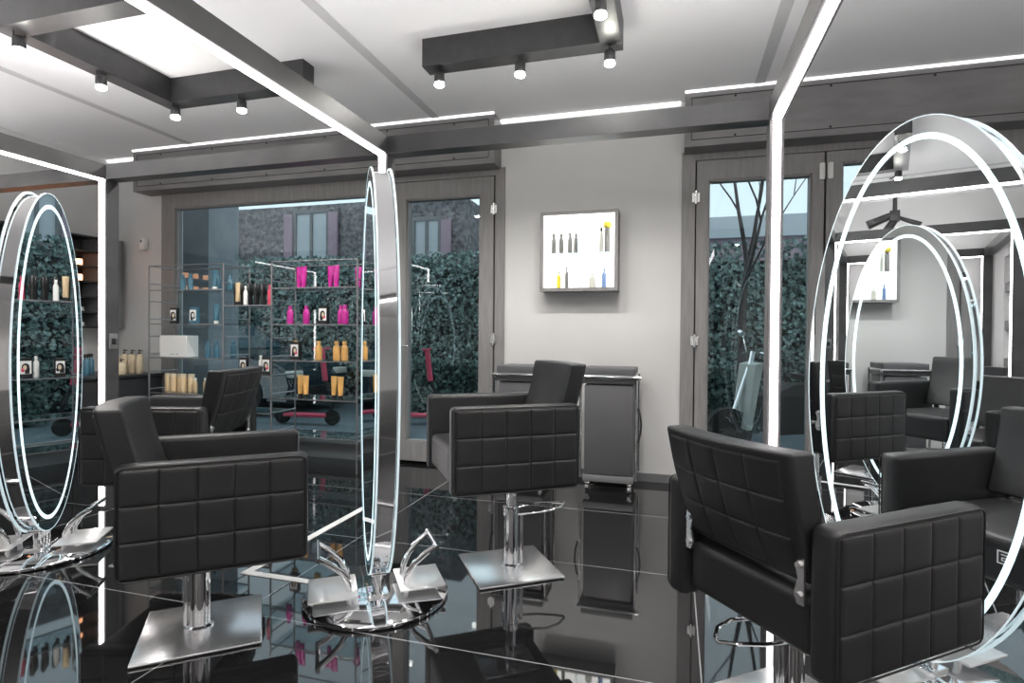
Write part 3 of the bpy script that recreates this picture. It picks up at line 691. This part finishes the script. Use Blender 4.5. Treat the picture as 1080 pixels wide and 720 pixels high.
# white partition with a shelf niche between the two left portals (seen in the right mirror)
t = thing('niche_partition', 'white partition with a dark shelf niche, seen only in the right mirror', 'partition', (0, 0, 0))
MB().box(-4.22, -3.62, 1.10, 1.30, 0, 2.13).box(-5.50, -4.80, 1.10, 1.30, 0, 2.13).box(-4.80, -4.22, 1.10, 1.30, 2.03, 2.13).box(-4.80, -4.22, 1.05, 1.10, 0, 2.13).build('panel', 'white', t, 0)
m = MB()
for z in (.05, .45, .85, 1.25, 1.65): m.box(-4.798, -4.222, 1.105, 1.29, z, z+.10)
m.build('shelf_board', 'black', t, 0)
tag(MB().box(-5.528, -3.607, 1.31, 1.39, 2.14, 2.235).build('cross_beam', 'beam', smooth=0), 'short dark beam above the white partition, seen in the right mirror', 'beam')
t = thing('hair_processor', 'black ceiling-hung hair heater with angled arms, seen in the right mirror', 'hair heater', (-4.55, 2.28, 2.97))
MB().tube([(0, 0, 0), (0, 0, -.42)], .022, 10).lathe([(.06, -.012), (.06, 0)], n=16).build('rod', 'black', t)
MB().rbox(-.06, .06, -.05, .05, -.50, -.38, .01).build('joint', 'black', t)
for k, (p0, p1) in enumerate((((0, .02, -.42), (.02, .26, -.52)), ((0, -.02, -.45), (.02, -.24, -.56)), ((0, 0, -.48), (.0, .14, -.70)))):
    MB().tube([p0, p1], [.038, .052] if k != 1 else [.02, .03], 12).build('heater_arm', 'black', t)

# white L-shaped strip on the floor
tag(MB().box(-1.985, -1.94, 2.225, 3.42, .0005, .003).box(-1.94, -1.42, 2.225, 2.265, .0005, .003).build('floor_strip', 'white', smooth=0), 'white L-shaped strip on the black floor left of the middle mirror', 'floor strip')

# ------------------------------------------------------------------ outside
struct(MB().box(-30, 30, YB+.25, 60, -.14, -.04).build('ground', 'road', smooth=0))
tag(MB().box(-5.95, -4.98, 5.1, 5.55, -.04, 4.5).build('exterior_pillar', 'pillar', smooth=0), 'tall grey blue pillar outside the left window', 'pillar')
tag(MB().box(-16, 9, 8.75, 9.0, -.04, 2.25).build('garden_wall', 'ivywall', smooth=0), 'long dark garden wall across the street', 'wall')
def leaves(name, n, fn, sz, mt):
    m = MB(); bm = m.bm
    for _ in range(n):
        p, nrm = fn(); s = sz*random.uniform(.6, 1.3)
        d = Vector((random.gauss(0, .5), random.gauss(0, .5), random.gauss(0, .5)))
        nn = (nrm+d).normalized(); a = nn.cross(Vector((random.gauss(0, .3), random.gauss(0, .3), 1))).normalized(); b = nn.cross(a)
        v = [bm.verts.new(p+a*s*x+b*s*y+nn*s*z) for x, y, z in ((-.5, 0, .12), (0, -.62, 0), (.5, 0, .12), (.28, .45, 0), (0, .30, -.05), (-.28, .45, 0))]
        bm.faces.new((v[0], v[1], v[4], v[5])); bm.faces.new((v[1], v[2], v[3], v[4]))
    me_o = m.build(name, mt, None, 0); return me_o
def f_ivy():
    x = random.uniform(-13, 6.5); z = random.uniform(0, 1)**.8*2.45+.05
    return Vector((x, 8.62-abs(random.gauss(0, .09))-.12*math.sin(x*3.1)*math.sin(z*4), z)), Vector((0, -1, .3))
tag(leaves('ivy', 42000, f_ivy, .058, 'ivy'), 'dense climbing ivy covering the garden wall outside', 'ivy', kind='stuff')
def hedge(lab, x0, x1, y, z0, z1, n):
    t = thing('hedge', lab, 'hedge', (0, 0, 0))
    MB().rbox(x0+.1, x1-.1, y, y+.5, -.04, z1-.08, .08, 2).build('hedge_core', 'ivywall', t)
    def f():
        if random.random() < .7: return Vector((random.uniform(x0, x1), y-random.uniform(0, .05), random.uniform(z0, z1))), Vector((0, -1, .2))
        return Vector((random.uniform(x0, x1), random.uniform(y, y+.5), z1-random.uniform(0, .08))), Vector((0, -.3, 1))
    o = leaves('foliage', n, f, .06, 'hedge'); o.parent = t; o['kind'] = 'stuff'
hedge('clipped low hedge seen through the glass door', -4.4, 1.0, 7.45, 0, .78, 6000)
# buildings
t = thing('street_building', 'rough grey stone building behind the ivy wall', 'building', (0, 0, 0))
MB().box(-22, -4.3, 11.2, 14, -.04, 4.1).build('facade', 'stucco', t, 0)
for (x0, x1, z0, z1) in ((-5.40, -4.86, 2.75, 3.60), (-8.4, -7.6, 2.75, 3.9), (-11.2, -10.4, 2.75, 3.9), (-14, -13.2, 2.75, 3.9)):
    f = MB().box(x0-.08, x1+.08, 11.13, 11.2, z0-.08, z0).box(x0-.08, x1+.08, 11.13, 11.2, z1, z1+.08).box(x0-.08, x0, 11.13, 11.2, z0, z1).box(x1, x1+.08, 11.13, 11.2, z0, z1).box((x0+x1)/2-.03, (x0+x1)/2+.03, 11.13, 11.2, z0, z1).build('window', 'plate', t, 0)
    MB().box(x0, x1, 11.17, 11.19, z0, z1).build('pane', 'far', f, 0)
    MB().box(x1+.08, x1+.30, 11.10, 11.16, z0, z1).build('shutter', 'mauve', f, 0); MB().box(x0-.30, x0-.08, 11.10, 11.16, z0, z1).build('shutter', 'mauve', f, 0)
t = thing('distant_building', 'pale low building with mauve wall beyond the garden wall', 'building', (0, 0, 0))
MB().box(-10, 16, 20.2, 24, -.04, 4.45).build('facade', 'mauve', t, 0); MB().box(-10.2, 16.2, 20, 24.2, 4.45, 5.15).build('parapet', 'far', t, 0)
# tree
t = thing('bare_tree', 'bare dark tree outside the right glass door', 'tree', (.72, 7.0, -.04))
m = MB()
def branch(p, d, L, r, dep):
    n = 4; pts = [p]; q = p.copy(); dd = d.copy(); rr = [r]
    for i in range(n):
        dd = (dd+Vector((random.gauss(0, .12), random.gauss(0, .12), .05))).normalized(); q = q+dd*L/n; pts.append(q.copy()); rr.append(r*(1-.55*(i+1)/n))
    m.tube(pts, rr, 6)
    if dep:
        for k in range(3 if dep > 1 else 2):
            a = random.uniform(0, 2*PI); nd = (dd+Vector((math.cos(a)*.45, math.sin(a)*.45, .35))).normalized()
            branch(pts[-1 if k < 2 else 2], nd, L*random.uniform(.55, .8), r*.42, dep-1)
random.seed(21)
branch(Vector((0, 0, 0)), Vector((.0, 0, 1)), 2.1, .075, 4)
m.build('trunk', 'bark', t)
# car
t = thing('parked_car', 'dark car parked across the pavement outside the left window', 'car', (-5.22, 7.45, -.04))
prof = [(0.0, .22), (.08, .45), (.02, .62), (-.15, .74), (-1.05, .92), (-1.85, 1.36), (-2.9, 1.42), (-3.7, 1.02), (-4.15, .95), (-4.2, .3), (-4.1, .2)]
m = MB(); m.prism(prof, 'y', -.72, .72); bmesh.ops.bevel(m.bm, geom=m.bm.edges[:], offset=.05, segments=3, affect='EDGES', clamp_overlap=True); m.build('car_body', 'car', t)
m = MB(); m.prism([(-1.18, .98), (-1.85, 1.31), (-2.75, 1.35), (-3.35, 1.05)], 'y', -.732, .732)
m.prism([(-1.13, .95), (-1.80, 1.325), (-1.82, 1.345), (-1.10, .965)], 'y', -.66, .66); m.build('car_window', 'carglass', t)
for x in (-.72, -3.35):
    for s in (-1, 1):
        wh = MB().tube([(x, s*.55, .31), (x, s*.74, .31)], .31, 28).build('wheel', 'tyre', t)
        m = MB()
        for k in range(5):
            a = 2*PI*k/5; m.tube([(x, s*.748, .31), (x+.20*math.cos(a), s*.748, .31+.20*math.sin(a))], .022, 6)
        m.tube([(x+.21*math.cos(2*PI*k/24), s*.746, .31+.21*math.sin(2*PI*k/24)) for k in range(24)], .014, 6, closed=True); m.build('rim', 'chrome', wh)
for s in (-1, 1): MB().rbox(-.06, .07, s*.56-.13, s*.56+.13, .56, .66, .02).build('headlight', 'clearp', t)
MB().rbox(.05, .1, -.45, .45, .30, .42, .01).build('grille', 'line', t)
# kick scooters
def P_kick():
    t = thing('kick_scooter', 'x', 'scooter')
    MB().rbox(-.62, -.02, -.07, .07, .10, .145, .015, 2).build('deck', 'pink', t)
    MB().tube([(.0, 0, .10), (.06, 0, .30), (-.06, 0, .62)], .022, 10).build('stem', 'blackp', t)
    MB().tube([(-.05, 0, .58), (-.10, 0, .98)], .036, 10).build('upper_stem', 'pink', t)
    MB().tube([(-.105, -.22, 1.0), (-.10, 0, .99), (-.105, .22, 1.0)], .014, 8).build('handlebar', 'pink', t)
    for x in (.05, -.66): MB().tube([(x, -.022, .10), (x, .022, .10)], .10, 20).build('wheel', 'tyre', t)
    return t
place('kick', P_kick, [(-4.33, 6.42, -.04, .1, 'red kick scooter seen through the display rack'), (-3.05, 6.9, -.04, .2, 'red kick scooter seen through the glass door')], 'red kick scooters on the pavement')
# motor scooter
t = thing('motor_scooter', 'parked motor scooter with pale front shield outside the right door', 'motor scooter', (1.20, 6.3, -.04), R(200))
m = MB(); m.prism([(-.30, .25), (.30, .22), (.36, .60), (.10, .72), (-.55, .74), (-.70, .55)], 'y', -.14, .14); m.prism([(-.75, .66), (-.05, .76), (.0, .82), (-.70, .80)], 'y', -.13, .13)
m.build('body', 'blackp', t)
m = MB(); m.prism([(.55, .28), (.60, .28), (.52, .92), (.44, .94)], 'y', -.17, .17); m.build('front_shield', 'pale_panel', t)
for x in (.72, -.6): MB().tube([(x, -.05, .24), (x, .05, .24)], .24, 24).build('wheel', 'tyre', t)
MB().tube([(.72, 0, .24), (.48, 0, .95), (.46, 0, 1.05)], .025, 8).tube([(.42, -.30, 1.02), (.46, 0, 1.05), (.42, .30, 1.02)], .015, 8).build('handlebar', 'chrome', t)
for s in (-1, 1): MB().tube([(.42, s*.22, 1.03), (.44, s*.27, 1.22)], .006, 6).tube([(.44, s*.26, 1.22), (.44, s*.33, 1.24)], .035, 10).build('wing_mirror', 'chrome', t)
